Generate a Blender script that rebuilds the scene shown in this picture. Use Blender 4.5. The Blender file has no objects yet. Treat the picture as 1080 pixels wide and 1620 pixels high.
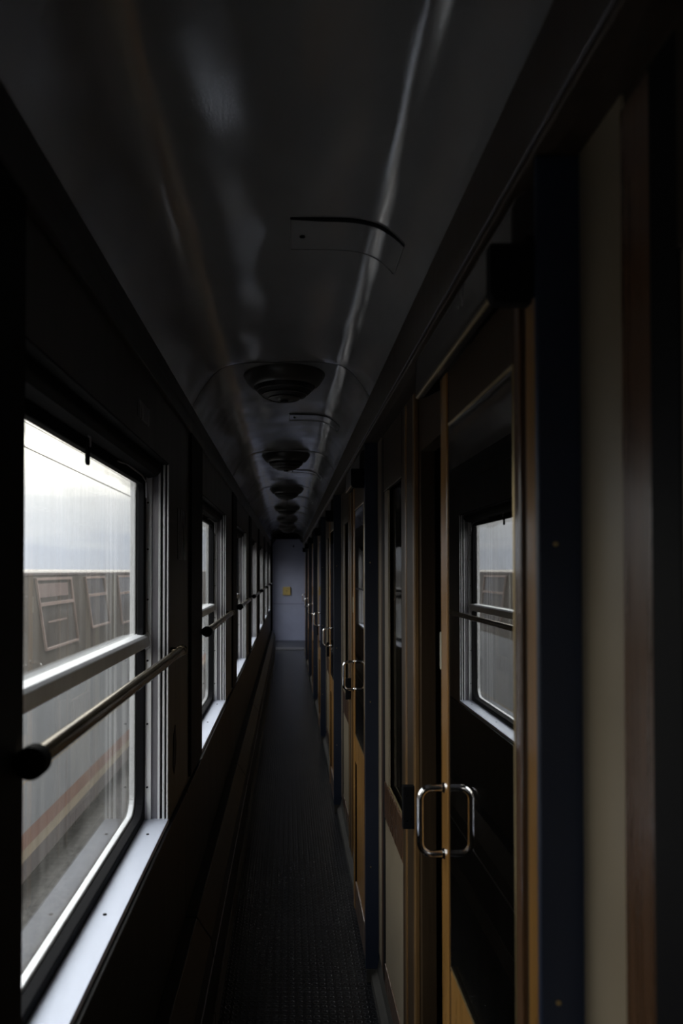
import bpy, bmesh, math, random
from mathutils import Vector, noise
random.seed(7)
C = bpy.context.scene.collection
PI = math.pi
P = 1.88            # length of one bay
H = 1.5             # eye height
NB = 7              # bays in front of the camera

# ------------------------------------------------------------------ materials
def new_mat(name):
    m = bpy.data.materials.new(name); m.use_nodes = True
    nt = m.node_tree
    return m, nt, nt.nodes['Principled BSDF'], nt.nodes['Material Output']

def N(nt, typ, **kw):
    n = nt.nodes.new(typ)
    for k, v in kw.items():
        if k in ('operation', 'blend_type', 'noise_dimensions', 'data_type', 'feature', 'wave_type', 'bands_direction'):
            setattr(n, k, v)
        else:
            n.inputs[k].default_value = v
    return n

def L(nt, a, b): nt.links.new(a, b)

def coords(nt, scale=(1, 1, 1)):
    g = nt.nodes.new('ShaderNodeNewGeometry')
    mp = nt.nodes.new('ShaderNodeMapping'); mp.inputs['Scale'].default_value = scale
    L(nt, g.outputs['Position'], mp.inputs['Vector'])
    return mp.outputs['Vector']

def ramp(nt, fac, stops):
    r = nt.nodes.new('ShaderNodeValToRGB')
    e = r.color_ramp.elements
    while len(e) < len(stops): e.new(0.5)
    for i, (p, c) in enumerate(stops):
        e[i].position = p; e[i].color = (*c, 1) if len(c) == 3 else c
    L(nt, fac, r.inputs['Fac'])
    return r

def simple(name, col, rough=0.5, metal=0.0, var=0.12, scale=(6, 6, 6), bump=0.0, bscale=(60, 60, 60), rvar=0.08, spec=0.5, coat=0.0):
    m, nt, b, o = new_mat(name)
    n = N(nt, 'ShaderNodeTexNoise', Detail=6.0, Roughness=0.6, Scale=1.0)
    L(nt, coords(nt, scale), n.inputs['Vector'])
    c0 = tuple(max(0, c * (1 - var)) for c in col); c1 = tuple(c * (1 + var) for c in col)
    r = ramp(nt, n.outputs['Fac'], [(0.3, c0), (0.7, c1)])
    L(nt, r.outputs['Color'], b.inputs['Base Color'])
    b.inputs['Metallic'].default_value = metal
    b.inputs['Specular IOR Level'].default_value = spec
    b.inputs['Coat Weight'].default_value = coat
    mr = N(nt, 'ShaderNodeMapRange'); mr.inputs['To Min'].default_value = max(0.02, rough - rvar); mr.inputs['To Max'].default_value = rough + rvar
    L(nt, n.outputs['Fac'], mr.inputs['Value']); L(nt, mr.outputs['Result'], b.inputs['Roughness'])
    if bump:
        n2 = N(nt, 'ShaderNodeTexNoise', Detail=3.0, Scale=1.0)
        L(nt, coords(nt, bscale), n2.inputs['Vector'])
        bp = N(nt, 'ShaderNodeBump', Strength=bump, Distance=0.002)
        L(nt, n2.outputs['Fac'], bp.inputs['Height']); L(nt, bp.outputs['Normal'], b.inputs['Normal'])
    return m

def wood(name, dark, light, rough=0.3, coat=0.25, spec=0.5, bump=0.15):
    m, nt, b, o = new_mat(name)
    n = N(nt, 'ShaderNodeTexNoise', Detail=8.0, Roughness=0.65, Scale=1.0, Distortion=0.4)
    L(nt, coords(nt, (38, 38, 2.2)), n.inputs['Vector'])
    n3 = N(nt, 'ShaderNodeTexNoise', Detail=4.0, Scale=1.0)
    L(nt, coords(nt, (190, 190, 7)), n3.inputs['Vector'])
    mx = N(nt, 'ShaderNodeMath', operation='MULTIPLY_ADD'); mx.inputs[1].default_value = 0.35
    L(nt, n3.outputs['Fac'], mx.inputs[0]); L(nt, n.outputs['Fac'], mx.inputs[2])
    r = ramp(nt, mx.outputs[0], [(0.45, dark), (0.85, light)])
    L(nt, r.outputs['Color'], b.inputs['Base Color'])
    mr = N(nt, 'ShaderNodeMapRange'); mr.inputs['To Min'].default_value = rough - 0.07; mr.inputs['To Max'].default_value = rough + 0.1
    L(nt, n.outputs['Fac'], mr.inputs['Value']); L(nt, mr.outputs['Result'], b.inputs['Roughness'])
    b.inputs['Coat Weight'].default_value = coat; b.inputs['Coat Roughness'].default_value = 0.12
    b.inputs['Specular IOR Level'].default_value = spec
    bp = N(nt, 'ShaderNodeBump', Strength=bump, Distance=0.001)
    L(nt, n3.outputs['Fac'], bp.inputs['Height']); L(nt, bp.outputs['Normal'], b.inputs['Normal'])
    return m

M = {}
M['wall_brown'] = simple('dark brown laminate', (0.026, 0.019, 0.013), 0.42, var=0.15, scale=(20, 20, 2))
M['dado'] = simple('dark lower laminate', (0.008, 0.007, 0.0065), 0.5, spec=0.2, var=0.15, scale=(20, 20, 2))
M['black'] = simple('black painted trim', (0.008, 0.008, 0.009), 0.6, spec=0.08)
M['rubber'] = simple('black window rubber', (0.007, 0.007, 0.008), 0.7, bump=0.2, spec=0.04)
M['frieze'] = simple('dark frieze paint', (0.028, 0.027, 0.026), 0.4)
M['frieze_wood'] = wood('brown frieze board', (0.028, 0.019, 0.013), (0.055, 0.037, 0.024), 0.4, 0.1)
M['alu'] = simple('dull aluminium', (0.60, 0.61, 0.63), 0.42, metal=0.15, var=0.07, scale=(30, 30, 3), rvar=0.06)
M['alu_dark'] = simple('grey anodised aluminium', (0.17, 0.165, 0.185), 0.4, metal=0.5, var=0.05)
M['sill'] = simple('brushed sill aluminium', (0.50, 0.53, 0.62), 0.5, metal=0.25, var=0.05, scale=(8, 3, 8))
M['chrome'] = simple('chrome', (0.82, 0.82, 0.84), 0.10, metal=1.0, var=0.02, rvar=0.03)
M['rail'] = simple('worn brass and black lacquer rail', (0.20, 0.165, 0.115), 0.2, metal=0.85, var=0.5, scale=(30, 12, 30), rvar=0.1)
M['post'] = simple('dark blue painted post', (0.014, 0.021, 0.042), 0.45)
M['cream'] = simple('cream laminate', (0.235, 0.193, 0.135), 0.36, var=0.06)
M['curtain'] = simple('beige curtain cloth', (0.34, 0.29, 0.21), 0.9, var=0.12, scale=(60, 60, 3))
M['oak'] = wood('varnished golden oak', (0.165, 0.080, 0.018), (0.285, 0.145, 0.040), 0.28, 0.35)
M['red_wood'] = wood('varnished reddish wood', (0.060, 0.031, 0.016), (0.125, 0.064, 0.032), 0.27, 0.7, bump=0.5)
M['mid_wood'] = wood('brown stained beading', (0.09, 0.05, 0.02), (0.16, 0.09, 0.035), 0.32, 0.2)
M['jamb'] = wood('dark stained jamb', (0.022, 0.014, 0.008), (0.045, 0.028, 0.014), 0.45, 0.0, 0.3)
M['brass'] = simple('dull brass', (0.55, 0.42, 0.22), 0.3, metal=0.9)
M['steel_plate'] = simple('worn steel strike plate', (0.5, 0.5, 0.42), 0.5, metal=0.5)
M['end_wall'] = simple('grey blue painted end wall', (0.33, 0.36, 0.51), 0.5, var=0.05)
M['yellow'] = simple('yellowed plastic', (0.50, 0.38, 0.13), 0.5)
M['lamp_ring'] = simple('dark grey lamp ring', (0.05, 0.047, 0.043), 0.35)
M['lamp_bowl'] = simple('black lamp grille', (0.012, 0.012, 0.012), 0.45, bump=0.6, bscale=(150, 150, 150))
M['hatch'] = simple('grey hatch edge paint', (0.17, 0.17, 0.17), 0.3)
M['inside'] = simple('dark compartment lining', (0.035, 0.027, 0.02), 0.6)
M['ballast'] = simple('track ballast', (0.08, 0.075, 0.07), 0.95, var=0.7, scale=(18, 18, 18), bump=1.0, bscale=(25, 25, 25))
M['rail_steel'] = simple('rusty rail steel', (0.16, 0.11, 0.08), 0.6, metal=0.4)
M['coach_brown'] = simple('dark brown coach paint', (0.070, 0.055, 0.043), 0.4, var=0.1)
M['coach_white'] = simple('dirty off white coach paint', (0.30, 0.31, 0.33), 0.5, var=0.08, scale=(3, 3, 0.6))
M['coach_red'] = simple('faded red stripe paint', (0.27, 0.13, 0.09), 0.5, var=0.1)
M['coach_tan'] = simple('tan stripe paint', (0.40, 0.32, 0.22), 0.5, var=0.1)
M['coach_purple'] = simple('dark purple grey skirt paint', (0.105, 0.085, 0.085), 0.6)
M['coach_grey'] = simple('dirty grey underframe', (0.21, 0.20, 0.175), 0.7, var=0.2)
M['coach_glass'] = simple('dark coach glass', (0.07, 0.06, 0.055), 0.15, spec=0.5)
M['coach_frame'] = simple('faded pinkish window frame', (0.26, 0.19, 0.165), 0.5)
M['blind'] = simple('coach window blind', (0.17, 0.125, 0.115), 0.8)
M['lettering'] = simple('dark lettering', (0.03, 0.03, 0.035), 0.6)
M['wire'] = simple('overhead copper wire', (0.06, 0.05, 0.04), 0.6)
M['notice'] = simple('scuffed clear plastic notice holder', (0.05, 0.048, 0.045), 0.28, var=0.5, scale=(60, 60, 4))
M['hood'] = simple('dark bronze pelmet', (0.055, 0.047, 0.045), 0.3, metal=0.3)
M['bead'] = simple('brass glazing bead', (0.35, 0.27, 0.14), 0.3, metal=0.7)
M['worn'] = simple('worn grey kick strip', (0.05, 0.047, 0.042), 0.6, var=0.4, scale=(25, 12, 25))

# ceiling: glossy grey paint over slightly rippled sheet metal
def ceiling_mat():
    m, nt, b, o = new_mat('glossy grey ceiling paint')
    n = N(nt, 'ShaderNodeTexNoise', Detail=5.0, Scale=1.0)
    L(nt, coords(nt, (7, 3, 7)), n.inputs['Vector'])
    r = ramp(nt, n.outputs['Fac'], [(0.3, (0.37, 0.37, 0.375)), (0.7, (0.44, 0.44, 0.45))])
    L(nt, r.outputs['Color'], b.inputs['Base Color'])
    b.inputs['Roughness'].default_value = 0.07
    b.inputs['Metallic'].default_value = 0.42
    b.inputs['Specular IOR Level'].default_value = 0.95
    a = N(nt, 'ShaderNodeTexNoise', Detail=1.0, Scale=1.0)
    L(nt, coords(nt, (5, 3.2, 5)), a.inputs['Vector'])
    bp = N(nt, 'ShaderNodeBump', Strength=0.55, Distance=0.012)
    L(nt, a.outputs['Fac'], bp.inputs['Height'])
    f = N(nt, 'ShaderNodeTexNoise', Detail=3.0, Scale=1.0)
    L(nt, coords(nt, (260, 260, 260)), f.inputs['Vector'])
    bp2 = N(nt, 'ShaderNodeBump', Strength=0.5, Distance=0.00045)
    L(nt, f.outputs['Fac'], bp2.inputs['Height']); L(nt, bp.outputs['Normal'], bp2.inputs['Normal'])
    L(nt, bp2.outputs['Normal'], b.inputs['Normal'])
    return m
M['ceiling'] = ceiling_mat()

# floor: black rubber with rows of little raised rings
def floor_mat():
    m, nt, b, o = new_mat('black ribbed rubber flooring')
    v = coords(nt, (1 / 0.028, 1 / 0.028, 0))
    fr = N(nt, 'ShaderNodeVectorMath', operation='FRACTION'); L(nt, v, fr.inputs[0])
    sb = N(nt, 'ShaderNodeVectorMath', operation='SUBTRACT'); sb.inputs[1].default_value = (0.5, 0.5, 0)
    L(nt, fr.outputs[0], sb.inputs[0])
    ln = N(nt, 'ShaderNodeVectorMath', operation='LENGTH'); L(nt, sb.outputs[0], ln.inputs[0])
    r = ramp(nt, ln.outputs['Value'], [(0.0, (0.55,) * 3), (0.22, (0.55,) * 3), (0.30, (1, 1, 1)), (0.36, (1, 1, 1)), (0.43, (0, 0, 0))])
    bp = N(nt, 'ShaderNodeBump', Strength=1.0, Distance=0.002)
    L(nt, r.outputs['Color'], bp.inputs['Height']); L(nt, bp.outputs['Normal'], b.inputs['Normal'])
    n = N(nt, 'ShaderNodeTexNoise', Detail=5.0, Scale=3.0)
    L(nt, coords(nt), n.inputs['Vector'])
    c = ramp(nt, n.outputs['Fac'], [(0.3, (0.007, 0.0075, 0.009)), (0.7, (0.014, 0.0145, 0.017))])
    L(nt, c.outputs['Color'], b.inputs['Base Color'])
    b.inputs['Roughness'].default_value = 0.27; b.inputs['Specular IOR Level'].default_value = 0.32
    return m
M['floor'] = floor_mat()

def glass_mat(name, dirt=0.16, tint=(0.95, 0.96, 0.95), ior=1.5, gloss_boost=0.0, top_film=False, rough=0.0):
    m, nt, b, o = new_mat(name)
    nt.nodes.remove(b)
    tr = N(nt, 'ShaderNodeBsdfTransparent', Color=(*tint, 1))
    gl = N(nt, 'ShaderNodeBsdfGlossy', Roughness=rough)
    fz = N(nt, 'ShaderNodeFresnel', IOR=ior)
    gm = nt.nodes.new('ShaderNodeNewGeometry')
    iv = N(nt, 'ShaderNodeMath', operation='MULTIPLY_ADD'); iv.inputs[1].default_value = 1 / ior - ior; iv.inputs[2].default_value = ior
    L(nt, gm.outputs['Backfacing'], iv.inputs[0]); L(nt, iv.outputs[0], fz.inputs['IOR'])
    nd = N(nt, 'ShaderNodeTexNoise', Detail=5.0, Scale=1.0)         # dried rain streaks
    L(nt, coords(nt, (45, 45, 1.6)), nd.inputs['Vector'])
    nb = N(nt, 'ShaderNodeTexNoise', Detail=4.0, Scale=4.0)
    L(nt, coords(nt), nb.inputs['Vector'])
    mu = N(nt, 'ShaderNodeMath', operation='MULTIPLY'); L(nt, nd.outputs['Fac'], mu.inputs[0]); L(nt, nb.outputs['Fac'], mu.inputs[1])
    mr = N(nt, 'ShaderNodeMapRange'); mr.inputs['From Min'].default_value = 0.15; mr.inputs['From Max'].default_value = 0.4
    mr.inputs['To Min'].default_value = dirt * 0.4; mr.inputs['To Max'].default_value = dirt * 1.3
    L(nt, mu.outputs[0], mr.inputs['Value'])
    if top_film:       # grime left below the top seal of the pane
        g2 = nt.nodes.new('ShaderNodeNewGeometry'); sx = nt.nodes.new('ShaderNodeSeparateXYZ'); L(nt, g2.outputs['Position'], sx.inputs[0])
        wv = N(nt, 'ShaderNodeMath', operation='MULTIPLY_ADD'); wv.inputs[1].default_value = 0.05; L(nt, nb.outputs['Fac'], wv.inputs[0]); L(nt, sx.outputs['Z'], wv.inputs[2])
        tf = N(nt, 'ShaderNodeMapRange'); tf.inputs['From Min'].default_value = 1.740; tf.inputs['From Max'].default_value = 1.750; tf.inputs['To Min'].default_value = 0.0; tf.inputs['To Max'].default_value = 0.25
        L(nt, wv.outputs[0], tf.inputs['Value'])
        sm = N(nt, 'ShaderNodeMath', operation='ADD'); L(nt, mr.outputs[0], sm.inputs[0]); L(nt, tf.outputs[0], sm.inputs[1]); mr = sm
    df = N(nt, 'ShaderNodeBsdfDiffuse', Color=(0.5, 0.48, 0.43, 1)); tl = N(nt, 'ShaderNodeBsdfTranslucent', Color=(0.5, 0.49, 0.46, 1))
    ds = N(nt, 'ShaderNodeMixShader', Fac=0.55); L(nt, df.outputs[0], ds.inputs[1]); L(nt, tl.outputs[0], ds.inputs[2])
    a = N(nt, 'ShaderNodeMixShader'); L(nt, mr.outputs[0], a.inputs['Fac']); L(nt, tr.outputs[0], a.inputs[1]); L(nt, ds.outputs[0], a.inputs[2])
    c = N(nt, 'ShaderNodeMixShader'); L(nt, a.outputs[0], c.inputs[1]); L(nt, gl.outputs[0], c.inputs[2])
    if gloss_boost:
        ad = N(nt, 'ShaderNodeMath', operation='MULTIPLY_ADD'); ad.inputs[1].default_value = 1 - gloss_boost; ad.inputs[2].default_value = gloss_boost
        L(nt, fz.outputs[0], ad.inputs[0]); L(nt, ad.outputs[0], c.inputs['Fac'])
    else:
        L(nt, fz.outputs[0], c.inputs['Fac'])
    L(nt, c.outputs[0], o.inputs['Surface'])
    return m
M['glass'] = glass_mat('rain streaked window glass', 0.10, top_film=True)
M['door_glass'] = glass_mat('compartment door glass', 0.015, (0.45, 0.45, 0.45), 2.2, 0.34)
M['side_glass'] = glass_mat('fixed pane glass', 0.015, (0.7, 0.7, 0.7), 1.1, rough=0.05)

# ------------------------------------------------------------------ mesh helpers
class MB:
    def __init__(s): s.v = []; s.f = []
    def add(s, vs, fs):
        o = len(s.v); s.v += [tuple(v) for v in vs]; s.f += [[i + o for i in f] for f in fs]; return s
    def box(s, x0, x1, y0, y1, z0, z1):
        x0, x1 = min(x0, x1), max(x0, x1); y0, y1 = min(y0, y1), max(y0, y1); z0, z1 = min(z0, z1), max(z0, z1)
        v = [(x, y, z) for z in (z0, z1) for y in (y0, y1) for x in (x0, x1)]
        return s.add(v, [[0, 2, 3, 1], [4, 5, 7, 6], [0, 1, 5, 4], [2, 6, 7, 3], [0, 4, 6, 2], [1, 3, 7, 5]])
    def prism_y(s, prof, y0, y1):       # closed (x,z) profile swept along y
        n = len(prof)
        v = [(x, y0, z) for x, z in prof] + [(x, y1, z) for x, z in prof]
        f = [[i, (i + 1) % n, n + (i + 1) % n, n + i] for i in range(n)]
        return s.add(v, f + [list(range(n))[::-1], list(range(n, 2 * n))])
    def prism_x(s, prof, x0, x1):       # closed (y,z) profile swept along x
        n = len(prof)
        v = [(x0, y, z) for y, z in prof] + [(x1, y, z) for y, z in prof]
        f = [[i, (i + 1) % n, n + (i + 1) % n, n + i] for i in range(n)]
        return s.add(v, f + [list(range(n))[::-1], list(range(n, 2 * n))])
    def tube(s, pts, r, seg=14, cap=True):
        pts = [Vector(p) for p in pts]; rs = r if isinstance(r, (list, tuple)) else [r] * len(pts)
        rings = []; up = None
        for i, p in enumerate(pts):
            d = (pts[min(i + 1, len(pts) - 1)] - pts[max(i - 1, 0)]).normalized()
            if up is None:
                up = Vector((0, 0, 1)) if abs(d.z) < 0.9 else Vector((1, 0, 0))
            a = d.cross(up).normalized(); b = a.cross(d).normalized(); up = b
            rings.append([p + rs[i] * (math.cos(2 * PI * k / seg) * a + math.sin(2 * PI * k / seg) * b) for k in range(seg)])
        v = [q for rg in rings for q in rg]; f = []
        for i in range(len(pts) - 1):
            for k in range(seg):
                f.append([i * seg + k, i * seg + (k + 1) % seg, (i + 1) * seg + (k + 1) % seg, (i + 1) * seg + k])
        if cap: f += [list(range(seg))[::-1], list(range((len(pts) - 1) * seg, len(pts) * seg))]
        return s.add(v, f)
    def lathe_z(s, cx, cy, prof, seg=40):   # (r,z) profile about a vertical axis
        v = [(cx + r * math.cos(2 * PI * k / seg), cy + r * math.sin(2 * PI * k / seg), z) for r, z in prof for k in range(seg)]
        f = []
        for i in range(len(prof) - 1):
            for k in range(seg):
                f.append([i * seg + k, i * seg + (k + 1) % seg, (i + 1) * seg + (k + 1) % seg, (i + 1) * seg + k])
        f += [list(range(seg)), list(range((len(prof) - 1) * seg, len(prof) * seg))[::-1]]
        return s.add(v, f)
    def ring_x(s, x0, x1, outer, inner):    # frame: two (y,z) loops with equal counts, between x0 and x1
        n = len(outer)
        v = [(x0, y, z) for y, z in outer] + [(x0, y, z) for y, z in inner] + [(x1, y, z) for y, z in outer] + [(x1, y, z) for y, z in inner]
        f = []
        for i in range(n):
            j = (i + 1) % n
            f += [[i, j, n + j, n + i], [2 * n + i, 3 * n + i, 3 * n + j, 2 * n + j], [i, 2 * n + i, 2 * n + j, j], [n + i, n + j, 3 * n + j, 3 * n + i]]
        return s.add(v, f)
    def obj(s, name, mat, parent=None, bevel=0.0, smooth=False, seg=2):
        me = bpy.data.meshes.new(name)
        me.from_pydata(s.v, [], s.f)
        bm = bmesh.new(); bm.from_mesh(me); bmesh.ops.recalc_face_normals(bm, faces=bm.faces); bm.to_mesh(me); bm.free()
        me.materials.append(mat)
        o = bpy.data.objects.new(name, me); C.objects.link(o)
        if parent: o.parent = parent
        if smooth:
            me.shade_smooth()
            md = o.modifiers.new('sharp', 'EDGE_SPLIT'); md.split_angle = math.radians(38)
        if bevel:
            b = o.modifiers.new('soft_edges', 'BEVEL'); b.width = bevel; b.segments = seg; b.limit_method = 'ANGLE'; b.angle_limit = math.radians(40)
        return o

def rrect(y0, y1, z0, z1, r, seg=6):
    out = []
    for (cy, cz, a0) in ((y1 - r, z1 - r, 0), (y0 + r, z1 - r, 90), (y0 + r, z0 + r, 180), (y1 - r, z0 + r, 270)):
        for k in range(seg + 1):
            a = math.radians(a0 + 90 * k / seg)
            out.append((cy + r * math.cos(a), cz + r * math.sin(a)))
    return out

def tag(o, label, cat, group=None, kind=None):
    o['label'] = label; o['category'] = cat
    if group: o['group'] = group
    if kind: o['kind'] = kind
    return o

def empty(name, loc=(0, 0, 0)):
    o = bpy.data.objects.new(name, None); o.empty_display_size = 0.1
    C.objects.link(o); o.location = loc
    return o

def copy_tree(o, parent=None):
    c = o.copy(); C.objects.link(c)
    if parent: c.parent = parent
    for ch in kids[o.name]: copy_tree_child(ch, c)
    return c
kids = {}
def copy_tree_child(o, parent):
    c = o.copy(); C.objects.link(c); c.parent = parent
    for ch in kids[o.name]: copy_tree_child(ch, c)
def index_kids():
    kids.clear()
    for o in bpy.data.objects: kids[o.name] = []
    for o in bpy.data.objects:
        if o.parent: kids[o.parent.name].append(o)

ORD = ['first', 'second', 'third', 'fourth', 'fifth', 'sixth', 'seventh', 'eighth']

# ------------------------------------------------------------------ room shell
Y0, Y1 = -1.55, 13.95       # corridor ends
XW = -0.335                 # left wall
def win_y(k): return 0.91 + P * k, 2.067 + P * k
ZS, ZT = 0.81, 1.80         # window opening
XO = -0.44                  # outer skin

MB().box(-0.46, 0.95, Y0, 17.4, -0.12, 0.0).obj('floor', M['floor'])
tag(bpy.data.objects['floor'], 'black ringed rubber flooring running the length of the corridor', 'floor', kind='structure')

mb = MB()
mb.box(XO, XW, Y0, Y1, 0.0, ZS - 0.012)
mb.box(XO, XW, Y0, Y1, ZT, 2.075)
edges = [Y0] + [e for k in range(-1, NB) for e in win_y(k)] + [Y1]
for i in range(0, len(edges), 2):
    mb.box(XO, XW, edges[i], edges[i + 1], ZS - 0.012, ZT)
wl = mb.obj('wall_left', M['wall_brown'])
tag(wl, 'dark brown panelled wall with the row of windows on the left', 'wall', kind='structure')
# dado with seams + ledge line
for k in range(-1, NB):
    a = win_y(k)[0] - 0.41; b = a + P - 0.006
    if a < Y0: a = Y0 + 0.01
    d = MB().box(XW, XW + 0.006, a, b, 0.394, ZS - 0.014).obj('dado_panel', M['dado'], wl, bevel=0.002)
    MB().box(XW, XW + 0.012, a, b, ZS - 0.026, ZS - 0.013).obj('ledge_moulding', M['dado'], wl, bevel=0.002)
# left frieze boards
mb = MB().box(XW - 0.01, XW + 0.012, Y0, Y1, 1.965, 2.012)
o = mb.obj('trim_1', M['frieze'], bevel=0.003); tag(o, 'lower dark frieze board high along the left wall', 'trim', kind='structure')
mb = MB().box(XW - 0.01, XW + 0.006, Y0, Y1, 2.018, 2.064)
o = mb.obj('trim_2', M['frieze'], bevel=0.003); tag(o, 'upper dark frieze board under the left edge of the ceiling', 'trim', kind='structure')

# left black pilasters
n_tr = 3
for k in range(0, NB):
    y = 0.60 + P * k
    o = MB().prism_x([(y, ZS), (y + 0.31, ZS), (y + 0.31, 1.966), (y, 1.966)], XW - 0.002, XW + 0.010).obj('pilaster', M['black'], bevel=0.003)
    tag(o, 'flat black wall pilaster just before the %s window from the camera' % ORD[k], 'pilaster', 'black pilasters between the windows')

# left skirting / heater casing, one section per bay
for k in range(-1, NB):
    a = win_y(k)[0] - 0.41; b = a + P - 0.008
    a = max(a, Y0 + 0.01)
    r = empty('heater_casing', (0, a, 0)); ln = b - a
    pr = [(XW + 0.001, 0.0), (-0.238, 0.0), (-0.238, 0.27), (-0.246, 0.325), (-0.292, 0.392), (XW + 0.001, 0.392)]
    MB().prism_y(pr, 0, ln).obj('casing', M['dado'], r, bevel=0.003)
    MB().box(-0.2385, -0.233, 0.004, ln - 0.004, 0.0, 0.09).obj('kick_strip', M['worn'], r, bevel=0.001)
    MB().box(-0.2385, -0.2355, 0.004, ln - 0.004, 0.262, 0.272).obj('edge_strip', M['alu_dark'], r, bevel=0.001)
    where = 'beside and behind the camera' if k < 0 else 'below the %s window from the camera' % ORD[k]
    tag(r, 'low dark heater casing along the floor ' + where, 'heater cover', 'heater casings along the left wall')

# ------------------------------------------------------------------ windows (left)
def make_window():
    r = empty('window_1', (0, 0, 0))        # local y = 0 at the near edge, 1.157 long
    Lw = 1.157
    # brushed sill, sloping a hair outward
    s = MB().prism_y([(-0.3335, ZS), (-0.332, ZS - 0.012), (-0.405, ZS - 0.012), (-0.405, ZS + 0.001)], 0, Lw).obj('sill', M['sill'], r, bevel=0.001)
    for y in (0.13, 0.58, 1.03):
        MB().lathe_z(-0.368, y, [(0.0042, ZS - 0.001), (0.0042, ZS + 0.0018), (0.002, ZS + 0.0025)], 12).obj('screw', M['rubber'], s)
    # stepped reveal at both ends and the head: three ribs, dull grey strip, pale flange with screws
    for end in (0, 1):
        def Y(d): return d if end == 0 else Lw - d
        mb = MB()
        for x0, x1 in ((-0.3345, -0.339), (-0.3445, -0.3505), (-0.357, -0.3635)):
            mb.box(x0, x1, Y(0), Y(0.009), ZS, ZT)
        rib = mb.obj('reveal_ribs', M['alu'], r, bevel=0.0015)
        MB().box(-0.3345, -0.3635, Y(0), Y(0.002), ZS, ZT).obj('reveal_groove', M['rubber'], r)
        MB().box(-0.3640, -0.381, Y(0), Y(0.005), ZS, ZT).obj('reveal_strip', M['alu_dark'], r)
        fl = MB().box(-0.381, -0.3985, Y(0), Y(0.012), ZS, ZT).obj('flange', M['alu'], r, bevel=0.001)
        for z in (0.90, 1.075, 1.25, 1.42, 1.56, 1.69):
            MB().tube([(-0.3915, Y(0.011), z), (-0.3915, Y(0.0150), z)], 0.0028, 10).obj('screw', M['rubber'], fl)
    MB().box(-0.335, -0.40, 0, Lw, ZT - 0.004, ZT).obj('head_lining', M['black'], r)
    # rubber gasket with rounded corners
    out = rrect(0.0, Lw, ZS, ZT, 0.004); inn = rrect(0.024, Lw - 0.024, ZS + 0.022, ZT - 0.02, 0.05)
    MB().ring_x(-0.398, -0.420, out, inn).obj('gasket', M['rubber'], r, bevel=0.003)
    # outer pale frame seen through the glass
    MB().ring_x(-0.424, -0.4385, rrect(0.0, Lw, ZS, ZT, 0.004), rrect(0.026, Lw - 0.026, ZS + 0.026, ZT - 0.02, 0.045)).obj('outer_frame', M['alu'], r, bevel=0.002)
    # upper sliding sash: dark frame ring
    MB().ring_x(-0.395, -0.4125, rrect(0.022, Lw - 0.022, 1.30, 1.785, 0.02), rrect(0.052, Lw - 0.052, 1.325, 1.736, 0.02)).obj('upper_sash', M['rubber'], r, bevel=0.002)
    # transom bar with rounded end pieces
    t = MB().prism_y([(-0.386, 1.290), (-0.386, 1.318), (-0.392, 1.325), (-0.418, 1.327), (-0.418, 1.284)], 0.012, Lw - 0.012).obj('transom', M['alu'], r, bevel=0.002)
    for y in (0.012, Lw - 0.020):
        MB().prism_y([(-0.3815 - 0.012 + 0.012 * math.cos(a), 1.306 + 0.026 * math.sin(a)) for a in [i * PI / 8 for i in range(16)]], y, y + 0.009).obj('end_cap', M['alu'], t, bevel=0.001)
    # panes
    MB().box(-0.4215, -0.4235, 0.005, Lw - 0.005, ZS + 0.004, ZT - 0.004).obj('pane', M['glass'], r)
    # rolled blind in the head with its hanging pull
    b = MB().prism_y([(-0.356, ZT - 0.005), (-0.356, 1.775), (-0.366, 1.764), (-0.392, 1.757), (-0.392, ZT - 0.005)], 0.012, Lw - 0.012).obj('blind_casing', M['black'], r, bevel=0.003)
    MB().tube([(-0.388, 0.20, 1.765), (-0.385, 0.36, 1.762), (-0.384, 0.48, 1.764), (-0.384, 0.515, 1.758), (-0.386, 0.524, 1.742)], 0.0022, 8).obj('pull_cord', M['alu_dark'], b, smooth=True)
    MB().prism_x(rrect(0.514, 0.534, 1.706, 1.762, 0.008), -0.394, -0.389).obj('pull_tab', M['rubber'], b, bevel=0.001)
    MB().tube([(-0.392, 0.78, 1.752), (-0.388, 0.86, 1.757), (-0.386, 1.03, 1.752), (-0.386, 1.09, 1.742), (-0.388, 1.105, 1.70)], 0.0022, 8).obj('pull_cord', M['alu_dark'], b, smooth=True)
    return r

def make_handrail():
    r = empty('handrail', (0, 0, 0))        # local y = 0 at window near edge
    y0, y1, x, z = -0.030, 1.195, -0.304, 1.273
    MB().tube([(x, y0, z), (x, y1, z)], 0.0128, 24).obj('rail_tube', M['rail'], r, smooth=True)
    for y in (y0, y1):
        s = 1 if y == y0 else -1
        MB().tube([(x, y - s * 0.012, z), (x, y - s * 0.010, z), (x, y + s * 0.012, z), (x, y + s * 0.016, z)], [0.0165, 0.0195, 0.0195, 0.0165] if s > 0 else [0.013, 0.0160, 0.0160, 0.0145], 24).obj('end_socket', M['rubber'] if s > 0 else M['rail'], r, smooth=True)
        MB().tube([(x, y, z), (-0.3275, y, z)] if s > 0 else [(x, y, z), (-0.336, y, z)], 0.009, 16).obj('bracket', M['rubber'] if s > 0 else M['rail'], r, smooth=True)
    return r

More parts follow.
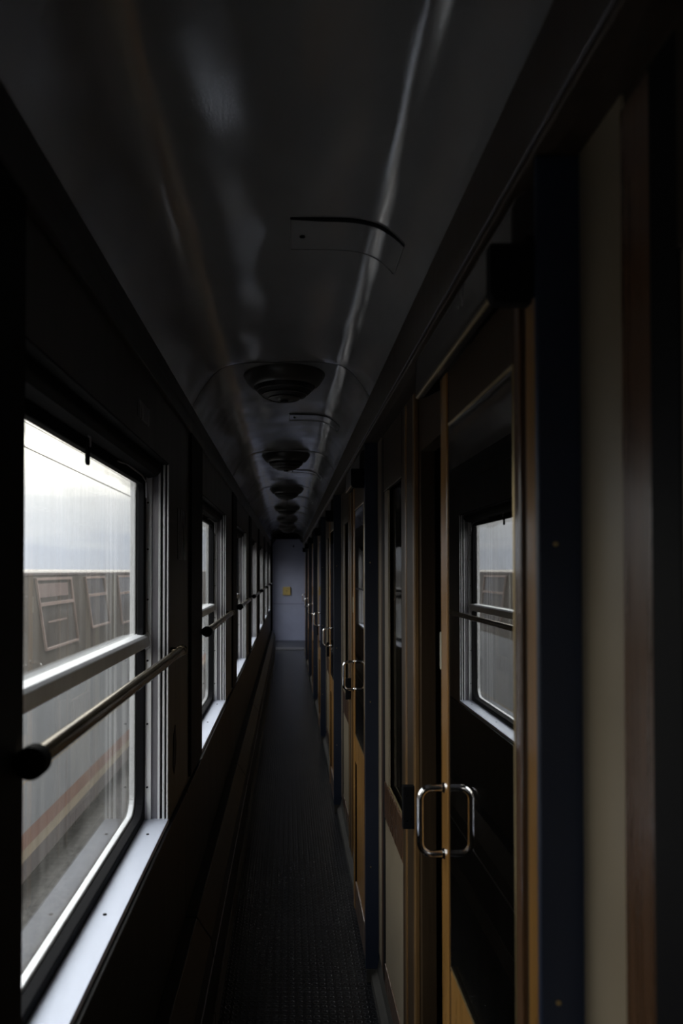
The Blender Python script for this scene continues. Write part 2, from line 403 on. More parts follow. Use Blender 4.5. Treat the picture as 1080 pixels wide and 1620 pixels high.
w0 = make_window(); h0 = make_handrail()
index_kids()
for k in range(-1, NB):
    y = win_y(k)[0]
    w = w0 if k == -1 else copy_tree(w0)
    w.name = 'window_%d' % (k + 2); w.location = (0, y, 0)
    lab = ('aluminium corridor window nearest the viewer, mostly outside the left edge' if k == -1 else
           'large aluminium framed window at left showing the neighbouring coach, with black gasket and pale sill' if k == 0 else
           'aluminium framed corridor window, %s along the left wall counting from the big near one' % ORD[k])
    tag(w, lab, 'window', 'windows along the corridor', 'structure')
    if k >= 0:
        h = h0 if k == 0 else copy_tree(h0)
        h.location = (0, y, 0)
        tag(h, 'round lacquered metal handrail across the %s window from the camera' % ORD[k], 'handrail', 'handrails across the windows')

# notice holders on the first pillars
o = MB().box(XW, XW + 0.002, 2.22, 2.42, 1.535, 1.69).obj('notice_holder', M['notice'], bevel=0.001)
tag(o, 'scuffed plastic notice holder on the brown pillar right of the nearest window', 'notice')
o = MB().prism_x([(2.145, 0.935), (2.155, 1.02), (2.185, 1.045), (2.21, 0.985), (2.195, 0.93), (2.17, 0.905)], XW, XW + 0.0015).obj('trim_3', M['black'])
tag(o, 'dark patch of chipped veneer low on the pillar beside the nearest window', 'trim', kind='structure')
o = MB().box(XW, XW + 0.002, 1.63, 1.76, 1.845, 1.885).obj('notice_plate', M['notice'], bevel=0.001)
tag(o, 'small worn plate on the dark wall above the nearest window', 'plate')

# ------------------------------------------------------------------ ceiling
prof = [(-0.335, 2.060), (-0.322, 2.085), (-0.306, 2.112), (-0.285, 2.143), (-0.262, 2.172), (-0.236, 2.194), (-0.205, 2.208), (-0.165, 2.216), (-0.11, 2.220), (0.0, 2.221),
        (0.08, 2.221), (0.13, 2.219), (0.165, 2.213), (0.19, 2.204), (0.213, 2.188), (0.235, 2.165), (0.255, 2.138), (0.268, 2.118), (0.283, 2.098)]
def smooth_prof(p, n=4):
    out = []
    for i in range(len(p) - 1):
        p0 = p[max(i - 1, 0)]; p1 = p[i]; p2 = p[i + 1]; p3 = p[min(i + 2, len(p) - 1)]
        for k in range(n):
            t = k / n
            out.append(tuple(0.5 * (2 * p1[j] + (p2[j] - p0[j]) * t + (2 * p0[j] - 5 * p1[j] + 4 * p2[j] - p3[j]) * t * t + (3 * p1[j] - p0[j] - 3 * p2[j] + p3[j]) * t ** 3) for j in (0, 1)))
    return out + [p[-1]]
SP = smooth_prof(prof)
ceil = empty('ceiling', (0, 0, 0)); tag(ceil, 'arched glossy grey sheet metal ceiling of the corridor', 'ceiling', kind='structure')
joints = [2.54 + P * k for k in range(-2, NB)] + [Y1]
joints[0] = Y0
def wob(x, y):
    return 0.0022 * noise.noise(Vector((x * 5, y * 2.4, 3.1))) + 0.0010 * noise.noise(Vector((x * 11, y * 7, 9.7)))
for j in range(len(joints) - 1):
    a, b = joints[j] + 0.003, joints[j + 1] - 0.003
    ny = 44; v = []; f = []; n = len(SP)
    for i in range(ny + 1):
        y = a + (b - a) * i / ny
        lip = 0.0015 if i in (0, ny) else (0.0002 if i in (1, ny - 1) else 0)
        if i == 1: y = a + 0.012
        if i == ny - 1: y = b - 0.012
        for q, (x, z) in enumerate(SP):
            v.append((x, y, z + lip + wob(x, y) * min(1, q / 5, (n - 1 - q) / 5)))
    for i in range(ny):
        for q in range(n - 1):
            f.append([i * n + q, i * n + q + 1, (i + 1) * n + q + 1, (i + 1) * n + q])
    o = MB().add(v, f).obj('ceiling_panel', M['ceiling'], ceil); o.data.shade_smooth()
# roof backing above panels
pr = [(x, z + 0.010) for x, z in SP] + [(0.60, 2.11), (0.60, 2.40), (-0.44, 2.40), (-0.44, 2.07)]
MB().prism_y(pr, Y0, 17.4).obj('roof_lining', M['black'], ceil)

# vent slots let into the right-hand shoulder
def prof_z(x):
    for a, b in zip(SP, SP[1:]):
        if a[0] <= x <= b[0]: return a[1] + (b[1] - a[1]) * (x - a[0]) / (b[0] - a[0])
    return 2.1
def make_vent():
    r = empty('ceiling_vent', (0, 0, 0))
    xs = [0.004 + (0.236 - 0.004) * i / 24 for i in range(25)]
    v = []; f = []
    for i, x in enumerate(xs):
        t = min(1, (i + 0.2) / 7) * min(1, (24.3 - i) / 4)
        z = prof_z(x)
        v += [(x, -0.0035, z - 0.004), (x, 0.0035 + 0.009 * t, z - 0.004), (x, 0.0035 + 0.009 * t, z + 0.004), (x, -0.0035, z + 0.004)]
    for i in range(24):
        for e in range(4):
            f.append([i * 4 + e, i * 4 + (e + 1) % 4, (i + 1) * 4 + (e + 1) % 4, (i + 1) * 4 + e])
    f += [[0, 1, 2, 3], [99, 98, 97, 96]]
    MB().add(v, f).obj('slot', M['rubber'], r)
    # thin raised hatch plate edge behind the slot
    v = []; f = []; w = 0.0018
    path = [(x, 0.004) for x in (0.004,)] + []
    mb = MB()
    mb.tube([(0.004, -0.004, prof_z(0.004) - 0.001), (0.004, 0.15, prof_z(0.004) - 0.001)], w, 6)
    mb.tube([(x, 0.15, prof_z(x) - 0.001) for x in xs], w, 6)
    mb.tube([(0.236, -0.004, prof_z(0.236) - 0.001), (0.236, 0.15, prof_z(0.236) - 0.001)], w, 6)
    mb.tube([(x, -0.006, prof_z(x) - 0.001) for x in xs], w, 6)
    mb.obj('hatch_edge', M['hatch'], r, smooth=True)
    MB().lathe_z(0.03, 0.085, [(0.006, prof_z(0.03) - 0.003), (0.006, prof_z(0.03) + 0.004)], 12).obj('catch', M['rubber'], r)
    return r
def make_lamp():
    r = empty('ceiling_lamp', (0, 0, 0))
    z = 2.224
    MB().lathe_z(0, 0, [(0.150, z), (0.150, z - 0.008), (0.146, z - 0.016), (0.134, z - 0.034), (0.122, z - 0.046), (0.112, z - 0.050), (0.108, z)], 56).obj('ring', M['lamp_ring'], r, smooth=True)
    MB().lathe_z(0, 0, [(0.107, z - 0.040), (0.108, z - 0.050), (0.098, z - 0.066), (0.080, z - 0.080), (0.055, z - 0.091), (0.03, z - 0.097), (0.016, z - 0.099), (0.014, z - 0.106), (0.004, z - 0.108)], 56).obj('bowl', M['lamp_bowl'], r, smooth=True)
    mb = MB()
    for rr, zz in ((0.101, z - 0.064), (0.083, z - 0.0800), (0.058, z - 0.0915)):
        mb.tube([(rr * math.cos(2 * PI * i / 40), rr * math.sin(2 * PI * i / 40), zz) for i in range(41)], 0.0025, 8)
    mb.obj('grille_rings', M['lamp_ring'], r, smooth=True)
    return r
v0 = make_vent(); l0 = make_lamp(); index_kids()
for k in range(NB - 1):
    o = v0 if k == 0 else copy_tree(v0)
    o.location = (0, 1.49 + P * k, 0)
    tag(o, ('black crescent vent slot in the ceiling nearest the camera' if k == 0 else 'black crescent vent slot in the ceiling, just past the %s ceiling lamp' % ORD[k - 1]), 'vent', 'ceiling vent slots')
for k in range(NB - 1):
    o = l0 if k == 0 else copy_tree(l0)
    o.location = (-0.015, 2.70 + P * k, 0)
    tag(o, ('nearest and largest round dark ceiling lamp with black bowl' if k == 0 else 'round dark bowl lamp on the corridor ceiling, %s from the camera' % ORD[k]), 'ceiling lamp', 'round ceiling lamps')

# ------------------------------------------------------------------ right side: partition, posts, doors
def post_y(k): return 0.828 + P * k
XR = 0.333
mb = MB()
mb.box(XR, XR + 0.035, Y0, Y1, 1.80, 2.11)
ye = Y0
for k in range(0, NB + 1):
    Yp = post_y(k)
    # openings: door  Yp-1.78 .. Yp-0.86 ; fixed light Yp-0.60 .. Yp-0.24
    a = max(Yp - 1.78, Y0)
    if a > ye: mb.box(XR, XR + 0.035, ye, a, 0, 1.80)
    mb.box(XR, XR + 0.035, Yp - 0.86, Yp - 0.60, 0, 1.80)
    mb.box(XR, XR + 0.035, Yp - 0.60, Yp - 0.24, 0, 0.78)
    ye = Yp - 0.24
mb.box(XR, XR + 0.035, ye, Y1, 0, 1.80)
wr = mb.obj('wall_right', M['jamb'])
tag(wr, 'dark wooden partition wall between corridor and compartments on the right', 'wall', kind='structure')

o = MB().prism_y([(0.280, 2.104), (0.274, 1.985), (0.279, 1.975), (0.300, 1.972), (0.334, 1.972), (0.334, 2.109)], Y0, Y1).obj('trim_4', M['frieze_wood'], bevel=0.002)
tag(o, 'brown frieze board along the right edge of the ceiling', 'trim', kind='structure')
o = MB().tube([(0.2735, Y0, 1.980), (0.2735, Y1, 1.980)], 0.0020, 10).obj('trim_5', M['alu_dark'], smooth=True)
tag(o, 'thin metal bead along the lower edge of the right frieze', 'trim', kind='structure')
o = MB().prism_y([(0.334, 0.0), (0.300, 0.0), (0.302, 0.028), (0.322, 0.05), (0.334, 0.11)], Y0, Y1).obj('baseboard_right', M['worn'], bevel=0.002)
tag(o, 'worn grey skirting along the foot of the right partition', 'baseboard', kind='structure')

# compartments behind the partition
mb = MB()
for k in range(-1, NB + 1):
    y = post_y(k) - 0.03
    if k == -1: y = Y0
    mb.box(XR + 0.036, 2.2, y, y + 0.05, 0, 2.25)
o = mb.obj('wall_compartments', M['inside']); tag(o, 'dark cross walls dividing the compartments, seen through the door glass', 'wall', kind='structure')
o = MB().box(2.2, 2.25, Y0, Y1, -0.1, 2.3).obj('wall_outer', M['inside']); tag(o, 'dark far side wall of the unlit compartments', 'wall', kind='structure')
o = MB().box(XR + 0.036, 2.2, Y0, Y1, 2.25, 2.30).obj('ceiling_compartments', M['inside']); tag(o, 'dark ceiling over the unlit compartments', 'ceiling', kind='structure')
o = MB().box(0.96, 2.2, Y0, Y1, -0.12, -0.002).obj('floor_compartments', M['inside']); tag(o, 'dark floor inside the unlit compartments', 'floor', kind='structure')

def make_post():
    r = empty('post', (0, 0, 0))
    MB().box(0.281, 0.3335, 0.0, 0.012, 0.05, 1.972).obj('shaft', M['post'], r, bevel=0.003, seg=3)
    MB().box(0.285, 0.3335, 0.002, 0.011, 0.0, 0.05).obj('foot', M['worn'], r, bevel=0.003)
    for z in (0.42, 1.02, 1.53):
        MB().tube([(0.300, 0.001, z), (0.300, -0.0015, z)], 0.0028, 10).obj('screw', M['brass'], r)
    return r
def make_number_box():
    r = empty('wall_box', (0, 0, 0))
    pr = [(0.2805, 1.808), (0.245, 1.808), (0.2365, 1.811), (0.2325, 1.820), (0.2325, 1.878), (0.2805, 1.878)]
    MB().prism_y(pr, 0.014, 0.034).obj('casing', M['black'], r, bevel=0.002)
    MB().box(0.2795, 0.3335, 0.014, 0.034, 1.82, 1.875).obj('mounting', M['black'], r)
    return r
def make_pelmet():
    r = empty('pelmet', (0, 0, 0))          # local y=0 at post face
    prf = [(0.3335, 1.955), (0.285, 1.955), (0.272, 1.947), (0.267, 1.935), (0.266, 1.872), (0.2675, 1.862), (0.273, 1.860), (0.284, 1.863), (0.284, 1.90), (0.3335, 1.90)]
    MB().prism_y(prf, 0.046, 0.705).obj('cover', M['hood'], r, bevel=0.002)
    MB().tube([(0.2695, 0.05, 1.8622), (0.2695, 0.703, 1.8622)], 0.0042, 12).obj('lower_lip', M['bead'], r, smooth=True)
    MB().prism_y([(0.2665, 1.861), (0.285, 1.861), (0.3335, 1.885), (0.3335, 1.955), (0.285, 1.955), (0.272, 1.947), (0.266, 1.935)], 0.7055, 0.709).obj('end_plate', M['hood'], r)
    return r
def make_door():
    # sliding leaf, local y = 0 at its near edge, 0.55 wide, front face at x=0.281
    r = empty('door_1', (0, 0, 0))
    x0, x1 = 0.287, 0.313; W = 0.548; zb, zt = 0.035, 1.862; g0, g1 = 0.102, 0.486; gz0, gz1 = 0.790, 1.766
    MB().box(x0, x1, 0.0, 0.049, zb, zt).obj('stile', M['oak'], r, bevel=0.004, seg=3)
    MB().box(x0 + 0.008, x1, 0.0495, 0.078, zb, zt).obj('stile_groove', M['jamb'], r)
    MB().box(x0 + 0.002, x1, 0.0785, g0, zb, zt).obj('stile', M['red_wood'], r, bevel=0.002)
    st = MB().box(x0, x1, g1 + 0.008, W, zb, zt).obj('stile', M['oak'], r, bevel=0.003)
    MB().box(x0 + 0.003, x1, g1, g1 + 0.0075, zb, zt).obj('stile_groove', M['rubber'], r)
    MB().box(x0 + 0.002, x1, g0, g1, gz1, zt).obj('top_rail', M['jamb'], r, bevel=0.002)
    MB().box(x0 + 0.002, x1, g0, g1, gz0 - 0.115, gz0).obj('lock_rail', M['oak'], r, bevel=0.003)
    MB().box(x0 + 0.009, x1 - 0.004, g0, g1, 0.16, gz0 - 0.1155).obj('lower_panel', M['oak'], r)
    MB().box(x0 + 0.002, x1, g0, g1, zb, 0.16).obj('bottom_rail', M['red_wood'], r, bevel=0.003)
    p = MB().box(x0 + 0.0025, x0 + 0.008, g0 - 0.001, g1 + 0.001, gz0 - 0.001, gz1 + 0.001).obj('pane', M['door_glass'], r)
    MB().tube([(x0 + 0.003, g0 + 0.002, gz1 - 0.002), (x0 + 0.003, g1 - 0.002, gz1 - 0.002)], 0.0028, 8).obj('top_bead', M['bead'], r, smooth=True)
    MB().tube([(x0 + 0.005, g0 + 0.002, gz0 + 0.003), (x0 + 0.005, g1 - 0.002, gz0 + 0.003)], 0.0032, 8).obj('bottom_bead', M['bead'], r, smooth=True)
    MB().tube([(x0 + 0.004, g0 + 0.003, gz0), (x0 + 0.004, g0 + 0.003, gz1)], 0.0028, 8).obj('side_bead', M['bead'], r, smooth=True)
    # D handle
    y = g1 + 0.040; za, zc = 1.100, 0.979; dx = 0.0440; rr = 0.021
    pts = [(x0 + 0.004, y, za)]
    pts += [(x0 - dx + rr - rr * math.sin(a), y, za - rr + rr * math.cos(a)) for a in [i * PI / 16 for i in range(9)]]
    pts += [(x0 - dx + rr - rr * math.cos(a), y, zc + rr - rr * math.sin(a)) for a in [i * PI / 16 for i in range(9)]]
    pts += [(x0 + 0.004, y, zc)]
    h = MB().tube(pts, 0.0064, 16).obj('handle', M['chrome'], r, smooth=True); h['label'] = 'chrome D-shaped pull handle'
    for z in (za, zc):
        MB().tube([(x0 - 0.004, y, z), (x0 + 0.001, y, z)], [0.008, 0.0105], 16).obj('rosette', M['chrome'], h, smooth=True)
    MB().prism_x(rrect(y + 0.0155, y + 0.0265, 1.315, 1.385, 0.003), x0 - 0.0012, x0 + 0.002).obj('strike_plate', M['steel_plate'], r)
    return r
def make_side_panel():
    # fixed part: cream strip next to the post, red-brown stile, small window, mullion; local y=0 at post face
    r = empty('side_panel', (0, 0, 0))
    MB().box(0.3285, XR, -0.106, -0.001, 0.11, 1.972).obj('cream_strip', M['cream'], r, bevel=0.001)
    MB().box(0.3265, XR, -0.170, -0.1065, 0.11, 1.955).obj('stile', M['red_wood'], r, bevel=0.003)
    MB().box(0.3235, XR, -0.222, -0.1705, 0.11, 1.955).obj('stile_edge', M['black'], r, bevel=0.002)
    MB().box(0.3215, XR, -0.620, -0.2225, 0.675, 0.795).obj('lock_rail', M['red_wood'], r, bevel=0.003)
    MB().box(0.3255, XR, -0.620, -0.2225, 0.19, 0.6745).obj('cream_panel', M['cream'], r)
    MB().box(0.3215, XR, -0.620, -0.2225, 0.11, 0.1895).obj('bottom_rail', M['red_wood'], r, bevel=0.002)
    MB().box(0.3215, XR, -0.620, -0.2225, 1.766, 1.955).obj('top_rail', M['jamb'], r, bevel=0.002)
    MB().box(0.3245, XR, -0.300, -0.2225, 0.7955, 1.7655).obj('glazing_stile', M['cream'], r, bevel=0.002)
    MB().box(0.3245, XR, -0.620, -0.590, 0.7955, 1.7655).obj('glazing_stile', M['jamb'], r, bevel=0.002)
    MB().box(0.338, 0.3435, -0.599, -0.241, 0.781, 1.799).obj('pane', M['side_glass'], r)
    MB().tube([(0.329, -0.586, 0.799), (0.329, -0.25, 0.799)], 0.003, 8).obj('bead', M['bead'], r, smooth=True)
    m = MB().box(0.322, XR, -0.675, -0.6205, 0.0, 1.955).obj('mullion', M['jamb'], r, bevel=0.004, seg=3)
    MB().box(0.3195, XR, -0.700, -0.6755, 0.0, 1.955).obj('mullion_bead', M['mid_wood'], r, bevel=0.004, seg=3)
    MB().box(0.3225, XR, -0.806, -0.7005, 0.0, 1.955).obj('door_stop', M['jamb'], r, bevel=0.004)
    MB().box(0.320, XR, -0.832, -0.8065, 0.0, 1.955).obj('door_stop_bead', M['mid_wood'], r, bevel=0.003)
    lk = MB().box(0.291, 0.3225, -0.826, -0.806, 0.844, 0.952).obj('latch_box', M['rubber'], r, bevel=0.002)
    for x, z in ((0.315, 0.944), (0.300, 0.928), (0.313, 0.878), (0.311, 0.871), (0.301, 0.866), (0.315, 0.849)):
        MB().tube([(x, -0.8262, z), (x, -0.8275, z)], 0.0014, 8).obj('screw', M['chrome'], lk)
    return r
def make_curtain():
    v = []; f = []
    n = 60
    for i in range(n + 1):
        y = -0.46 + 0.22 * i / n
        x = 0.392 + 0.008 * math.sin(i * 0.95) + 0.002 * math.sin(i * 2.3)
        v += [(x, y, 0.86), (x, y, 1.80), (x + 0.003, y, 1.80), (x + 0.003, y, 0.86)]
    for i in range(n):
        a = i * 4; b = a + 4
        f += [[a, b, b + 1, a + 1], [a + 1, b + 1, b + 2, a + 2], [a + 2, b + 2, b + 3, a + 3], [a + 3, b + 3, b, a]]
    f += [[0, 1, 2, 3], [4 * n + 3, 4 * n + 2, 4 * n + 1, 4 * n]]
    r = empty('curtain', (0, 0, 0))
    MB().add(v, f).obj('cloth', M['curtain'], r, smooth=True)
    MB().tube([(0.392, -0.62, 1.802), (0.392, -0.19, 1.802)], 0.005, 8).obj('curtain_rod', M['brass'], r, smooth=True)
    return r
protos = [make_post(), make_number_box(), make_pelmet(), make_door(), make_side_panel(), make_curtain()]
index_kids()
post0, box0, pel0, door0, side0, cur0 = protos
for k in range(0, NB + 1):
    Yp = post_y(k)
    near = (k == 0)
    if k < NB:
        o = post0 if k == 0 else copy_tree(post0); o.location = (0, Yp, 0)
        tag(o, ('broad dark blue post at the near right, cutting across the frame from floor to frieze' if near else 'slim dark blue post on the right partition, %s from the camera' % ORD[k]), 'post', 'dark blue posts')
        o = box0 if k == 0 else copy_tree(box0); o.location = (0, Yp, 0)
        tag(o, ('largest small black box high beside the near blue post' if near else 'small black box high up just past the %s blue post' % ORD[k]), 'box', 'black boxes over the doors')
        o = pel0 if k == 0 else copy_tree(pel0); o.location = (0, Yp, 0)
        tag(o, 'dark rounded pelmet over the sliding door beyond the %s blue post' % ORD[k], 'pelmet', 'sliding door pelmets')
        o = door0 if k == 0 else copy_tree(door0); o.name = 'door_%d' % (k + 1)
        o.location = (0, Yp + 0.013 + (0, 0, 0.0, 0.0, 0.03, -0.0, 0.0)[k], 0)
        tag(o, ('nearest sliding compartment door of golden oak, its glass mirroring the window opposite' if near else 'sliding oak compartment door with chrome handle, %s from the camera' % ORD[k]), 'door', 'sliding compartment doors', 'structure')
    o = side0 if k == 0 else copy_tree(side0); o.location = (0, Yp, 0)
    o.name = 'side_panel' if k == 0 else o.name
    tag(o, ('cream and reddish wood side panel at the far right edge, closest to the viewer' if near else 'cream panel with small window and brown mullion, right before the %s' % ((ORD[k] + ' blue post') if k < NB else 'far vestibule')), 'panel', 'fixed side panels')
    if k > 0:
        o = cur0 if k == 1 else copy_tree(cur0); o.location = (0, Yp, 0)
        tag(o, 'beige curtain behind the fixed pane before the %s' % ((ORD[k] + ' blue post') if k < NB else 'end of the corridor'), 'curtain', 'beige compartment curtains')

# ------------------------------------------------------------------ far vestibule
YE = 15.93
o = MB().box(-0.46, 0.95, YE, YE + 0.05, 0, 2.30).obj('wall_end', M['end_wall'])
tag(o, 'grey blue end wall closing the vestibule at the far end', 'wall', kind='structure')
MB().box(-0.44, 0.9, YE - 0.003, YE, 0.785, 0.790).obj('seam', M['black'], o)
MB().tube([(0.11, YE - 0.006, 2.03), (0.11, YE, 2.03)], 0.02, 16).obj('wall_button', M['black'], o)
mb = MB()
mb.box(XO - 0.02, -0.30, Y1, Y1 + 0.05, 0, 2.12)
mb.box(0.335, 0.95, Y1, Y1 + 0.05, 0, 2.12)
mb.box(XO - 0.02, 0.95, Y1, Y1 + 0.05, 2.10, 2.30)
o = mb.obj('wall_back', M['black']); tag(o, 'black frame where the corridor opens into the vestibule', 'wall', kind='structure')
mb = MB()   # vestibule left wall with the door opening
mb.box(XO - 0.02, -0.42, Y1 + 0.05, 14.35, 0, 2.3).box(XO - 0.02, -0.42, 15.55, YE, 0, 2.3).box(XO - 0.02, -0.42, 14.35, 15.55, 2.0, 2.3).box(XO - 0.02, -0.42, 14.35, 15.55, 0, 0.05)
o = mb.obj('wall_vestibule_left', M['end_wall']); tag(o, 'left wall of the vestibule around the entrance door', 'wall', kind='structure')
o = MB().box(0.90, 0.95, Y1 + 0.05, YE, 0, 2.3).obj('wall_vestibule_right', M['inside']); tag(o, 'dark right wall of the far vestibule', 'wall', kind='structure')
o = MB().box(-0.46, 0.95, Y1 + 0.05, YE, 2.26, 2.30).obj('ceiling_vestibule', M['end_wall']); tag(o, 'ceiling of the far vestibule', 'ceiling', kind='structure')
d = empty('door_8', (0, 14.36, 0)); tag(d, 'entrance door with a tall window on the left of the far vestibule', 'door', kind='structure')
MB().ring_x(-0.455, -0.425, rrect(0.0, 1.18, 0.05, 2.0, 0.01), rrect(0.10, 1.08, 0.32, 1.90, 0.04)).obj('leaf', M['alu_dark'], d)
MB().box(-0.441, -0.437, 0.09, 1.09, 0.31, 1.91).obj('pane', M['glass'], d)
MB().tube([(-0.424, 0.06, 1.02), (-0.38, 0.06, 1.02), (-0.38, 0.06, 1.14), (-0.424, 0.06, 1.14)], 0.007, 10).obj('handle', M['chrome'], d, smooth=True)
# yellow box on the end wall
a = empty('alarm_box', (-0.037, YE, 1.065)); tag(a, 'small square yellowed box on the grey blue end wall', 'box')
MB().box(-0.083, 0.083, -0.045, 0, -0.088, 0.088).obj('casing', M['yellow'], a, bevel=0.006)
MB().box(-0.066, 0.066, -0.048, -0.0455, -0.070, 0.070).obj('cover', M['yellow'], a, bevel=0.002)
MB().tube([(0, -0.048, 0), (0, -0.056, 0)], 0.016, 16).obj('knob', M['bead'], a)
o = MB().box(-0.29, 0.30, 13.97, 14.35, 0.0005, 0.006)
for i in range(18): o.box(-0.285 + i * 0.0325, -0.270 + i * 0.0325, 13.98, 14.34, 0.006, 0.012)
o = o.obj('threshold_grating', M['alu_dark']); tag(o, 'ribbed metal threshold across the floor at the far end', 'grating')
# wall behind the camera
o = MB().box(-0.46, 0.36, Y0 - 0.05, Y0, 0, 2.3).obj('wall_front', M['jamb']); tag(o, 'dark wall closing the corridor behind the viewer', 'wall', kind='structure')

# ------------------------------------------------------------------ outside
o = MB().box(-60, -0.7, -40, 120, -1.35, -1.25).obj('ground', M['ballast']); tag(o, 'grey stone ballast between the tracks', 'ground', kind='structure')
XC = -2.12
co = empty('railway_coach', (XC, 0, 0))
tag(co, 'dark brown and off white railway coach with a red stripe on the next track', 'railway coach')
ya, yb = -14.0, 26.0
MB().prism_y([(0, -0.98), (0, 1.46), (-0.03, 1.492), (-0.12, 1.503), (-1.4, 1.52), (-2.7, 1.503), (-2.8, 1.46), (-2.8, -0.98)], ya, yb).obj('body', M['coach_brown'], co, bevel=0.004)
MB().box(-0.004, 0.010, ya, yb, 1.462, 1.482).obj('rain_gutter', M['coach_purple'], co)
def band(n, z0, z1, m, t): MB().box(0.0, t, ya, yb, z0, z1).obj(n, M[m], co)
band('white_band', -0.60, 0.66, 'coach_white', 0.004)
band('thin_line', -0.205, -0.19, 'coach_tan', 0.006)
band('red_stripe', -0.735, -0.60, 'coach_red', 0.0045)
band('tan_stripe', -0.83, -0.735, 'coach_tan', 0.004)
band('skirt', -0.98, -0.83, 'coach_purple', 0.005)
MB().prism_y([(-0.05, -0.98), (-0.05, -1.05), (-0.25, -1.10), (-2.5, -1.10), (-2.75, -1.05), (-2.75, -0.98)], ya, yb).obj('underframe', M['coach_grey'], co)
# coach windows; slanted ones stand in for doors mirrored in the near glass
def coach_window(y0, y1, zt, zb, lean, blind):
    def q(y0, y1, zt, zb): return [(y0, zt), (y1, zt), (y1 + lean * (zt - zb), zb), (y0 + lean * (zt - zb), zb)]
    def shrink(p, d): return [(p[0][0] + d, p[0][1] - d), (p[1][0] - d, p[1][1] - d), (p[2][0] - d, p[2][1] + d), (p[3][0] + d, p[3][1] + d)]
    o_ = q(y0, y1, zt, zb)
    fr = MB().ring_x(0.004, 0.022, o_, shrink(o_, 0.022)).obj('window_frame', M['coach_frame'], co, bevel=0.002)
    MB().prism_x(shrink(o_, 0.020), 0.003, 0.008).obj('pane', M['coach_glass'], fr)
    zm = zt - 0.36 * (zt - zb)
    MB().box(0.008, 0.024, y0 + lean * (zt - zm) + 0.02, y1 + lean * (zt - zm) - 0.02, zm - 0.014, zm + 0.014).obj('crossbar', M['coach_frame'], fr)
    if blind:
        MB().prism_x([(y0 + 0.05, zt - 0.05), (y1 - 0.10, zt - 0.05), (y1 - 0.08, zt - 0.17), (y0 + 0.06, zt - 0.17)], 0.0085, 0.011).obj('blind', M['blind'], fr)
        MB().box(0.0085, 0.0125, y0 + 0.35, y1 - 0.12, zb + 0.24, zb + 0.255).obj('grip', M['coach_frame'], fr)
coach_window(6.15, 7.15, 1.44, 0.80, 0.42, True)  # this and the next two: reflected doors shaped as leaning coach windows
coach_window(7.65, 8.45, 1.44, 0.88, 0.5, False)
coach_window(9.10, 10.1, 1.44, 0.82, 0.42, False)
for y in (-6.5, -4.6, -2.7, -0.8, 1.1, 3.0, 4.5, 11.6, 13.4, 15.2):
    coach_window(y, y + 1.0, 1.40, 0.80, 0.0, False)
for y in (5.7, 8.95, 10.75): MB().box(0.0, 0.012, y, y + 0.03, 0.665, 1.45).obj('body_rib', M['coach_grey'], co)
cu = bpy.data.curves.new('coach_number', 'FONT'); cu.body = '1917'; cu.size = 0.20; cu.extrude = 0.001
tx = bpy.data.objects.new('coach_number', cu); C.objects.link(tx)
dg = bpy.context.evaluated_depsgraph_get(); me = bpy.data.meshes.new_from_object(tx.evaluated_get(dg)); me.materials.clear(); me.materials.append(M['lettering'])
bpy.data.objects.remove(tx)
tn = bpy.data.objects.new('coach_number', me); C.objects.link(tn); tn.parent = co
tn.rotation_euler = (PI / 2, 0, PI / 2); tn.location = (0.0055, 10.20, 0.13)
for i in range(2):
    x = (-2.55, -4.0)[i]
    o = MB().prism_y([(-0.035, 0), (0.035, 0), (0.01, 0.03), (0.01, 0.1), (0.03, 0.14), (-0.03, 0.14), (-0.01, 0.1), (-0.01, 0.03)], -30, 80).obj('track_rail', M['rail_steel'])
    o.location = (x, 0, -1.25); tag(o, 'steel rail under the neighbouring coach, %s' % ('nearer one' if i == 0 else 'farther one'), 'rail', 'rails of the next track')
for i, (x, z) in enumerate(((-3.4, 3.10), (-3.4, 3.42))):
    o = MB().tube([(x, y, z + (0.0 if i == 0 else 0.02 * math.cos(y * 0.5))) for y in range(-20, 91, 2)], 0.011 if i == 0 else 0.007, 6).obj('overhead_wire', M['wire'], smooth=True)
    tag(o, '%s overhead wire against the bright sky in the near window' % ('lower dark' if i == 0 else 'upper thinner'), 'wire', 'overhead wires')

# ------------------------------------------------------------------ sky
w = bpy.data.worlds.new('sky'); bpy.context.scene.world = w; w.use_nodes = True
nt = w.node_tree; bg = nt.nodes['Background']
tc = nt.nodes.new('ShaderNodeTexCoord'); sp = nt.nodes.new('ShaderNodeSeparateXYZ'); L(nt, tc.outputs['Generated'], sp.inputs[0])
mp = nt.nodes.new('ShaderNodeMapping'); mp.inputs['Scale'].default_value = (2.0, 2.0, 12.0); L(nt, tc.outputs['Generated'], mp.inputs['Vector'])
nz = N(nt, 'ShaderNodeTexNoise', Scale=1.6, Detail=7.0, Roughness=0.55); L(nt, mp.outputs[0], nz.inputs['Vector'])
ad = N(nt, 'ShaderNodeMath', operation='MULTIPLY_ADD'); ad.inputs[1].default_value = 0.10; L(nt, nz.outputs['Fac'], ad.inputs[0]); L(nt, sp.outputs['Z'], ad.inputs[2])
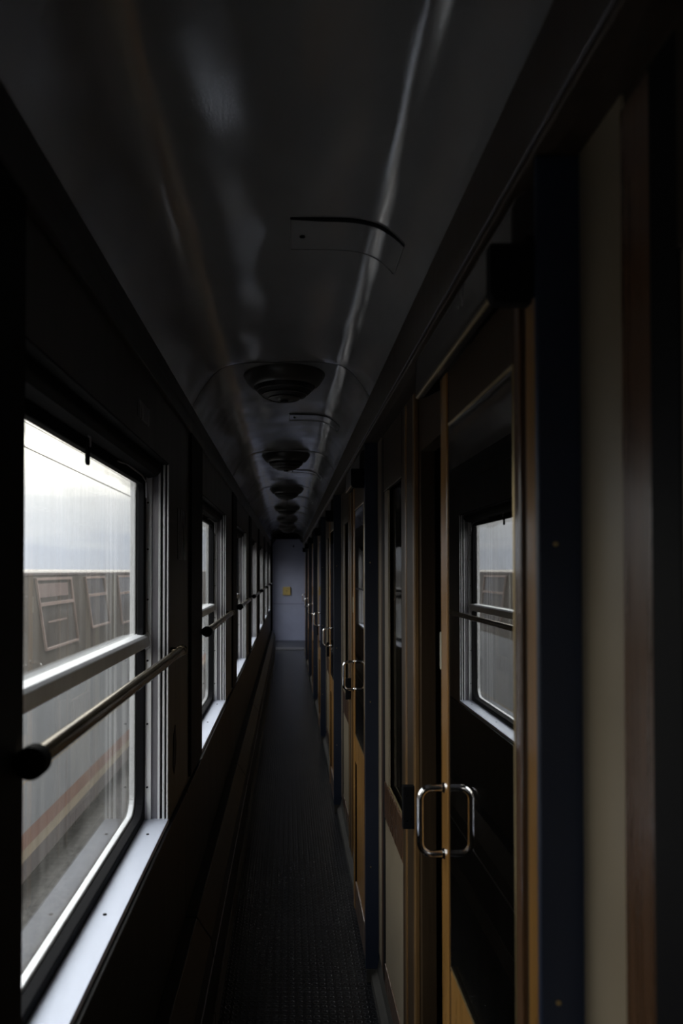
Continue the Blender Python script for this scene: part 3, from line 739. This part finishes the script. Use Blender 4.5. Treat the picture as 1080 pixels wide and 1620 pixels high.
r = ramp(nt, ad.outputs[0], [(0.0, (0.16, 0.16, 0.16)), (0.045, (0.76, 0.80, 0.90)), (0.088, (0.76, 0.81, 0.93)), (0.100, (0.95, 0.98, 1.05)), (0.145, (1.15, 1.16, 1.19)), (0.175, (1.9, 1.86, 1.75)), (0.215, (3.8, 3.6, 3.2)), (0.30, (3.2, 3.1, 2.95)), (0.5, (4.2, 4.25, 4.3)), (1.0, (5.0, 5.1, 5.3))])
L(nt, r.outputs['Color'], bg.inputs['Color']); bg.inputs['Strength'].default_value = 1.0
w.cycles.sampling_method = 'MANUAL'; w.cycles.sample_map_resolution = 512

# light portals in the window openings guide the sky sampling
for k in range(-1, NB):
    ld = bpy.data.lights.new('window_portal', 'AREA'); ld.shape = 'RECTANGLE'; ld.size = 1.1; ld.size_y = 0.95
    ld.cycles.is_portal = True
    lo = bpy.data.objects.new('window_portal', ld); C.objects.link(lo)
    lo.location = (-0.46, sum(win_y(k)) / 2, 1.305); lo.rotation_euler = (PI / 2, 0, -PI / 2)
ld = bpy.data.lights.new('door_portal', 'AREA'); ld.shape = 'RECTANGLE'; ld.size = 0.95; ld.size_y = 1.15; ld.cycles.is_portal = True
lo = bpy.data.objects.new('door_portal', ld); C.objects.link(lo); lo.location = (-0.47, 14.95, 1.3); lo.rotation_euler = (PI / 2, 0, -PI / 2)

# ------------------------------------------------------------------ camera
cam = bpy.data.cameras.new('camera'); co_ = bpy.data.objects.new('camera', cam); C.objects.link(co_)
cam.sensor_fit = 'VERTICAL'; cam.sensor_height = 36.0; cam.sensor_width = 24.0
cam.lens = 1166 / 1620 * 36
pitch = math.radians(1.0)
co_.location = (0, 0, H); co_.rotation_euler = (PI / 2 + pitch, 0, 0)
cam.shift_x = 84 / 1620
cam.shift_y = (93 - math.tan(pitch) * 1166) / 1620
cam.clip_start = 0.02
cam.dof.use_dof = True; cam.dof.focus_distance = 2.6; cam.dof.aperture_fstop = 4.0
S = bpy.context.scene
S.camera = co_
S.view_settings.view_transform = 'Standard'; S.view_settings.look = 'None'
S.view_settings.exposure = 0.45; S.view_settings.gamma = 1.0
S.cycles.use_denoising = True
S.cycles.max_bounces = 12; S.cycles.diffuse_bounces = 6; S.cycles.glossy_bounces = 6; S.cycles.transparent_max_bounces = 16
S.cycles.caustics_reflective = True; S.cycles.sample_clamp_indirect = 4.0
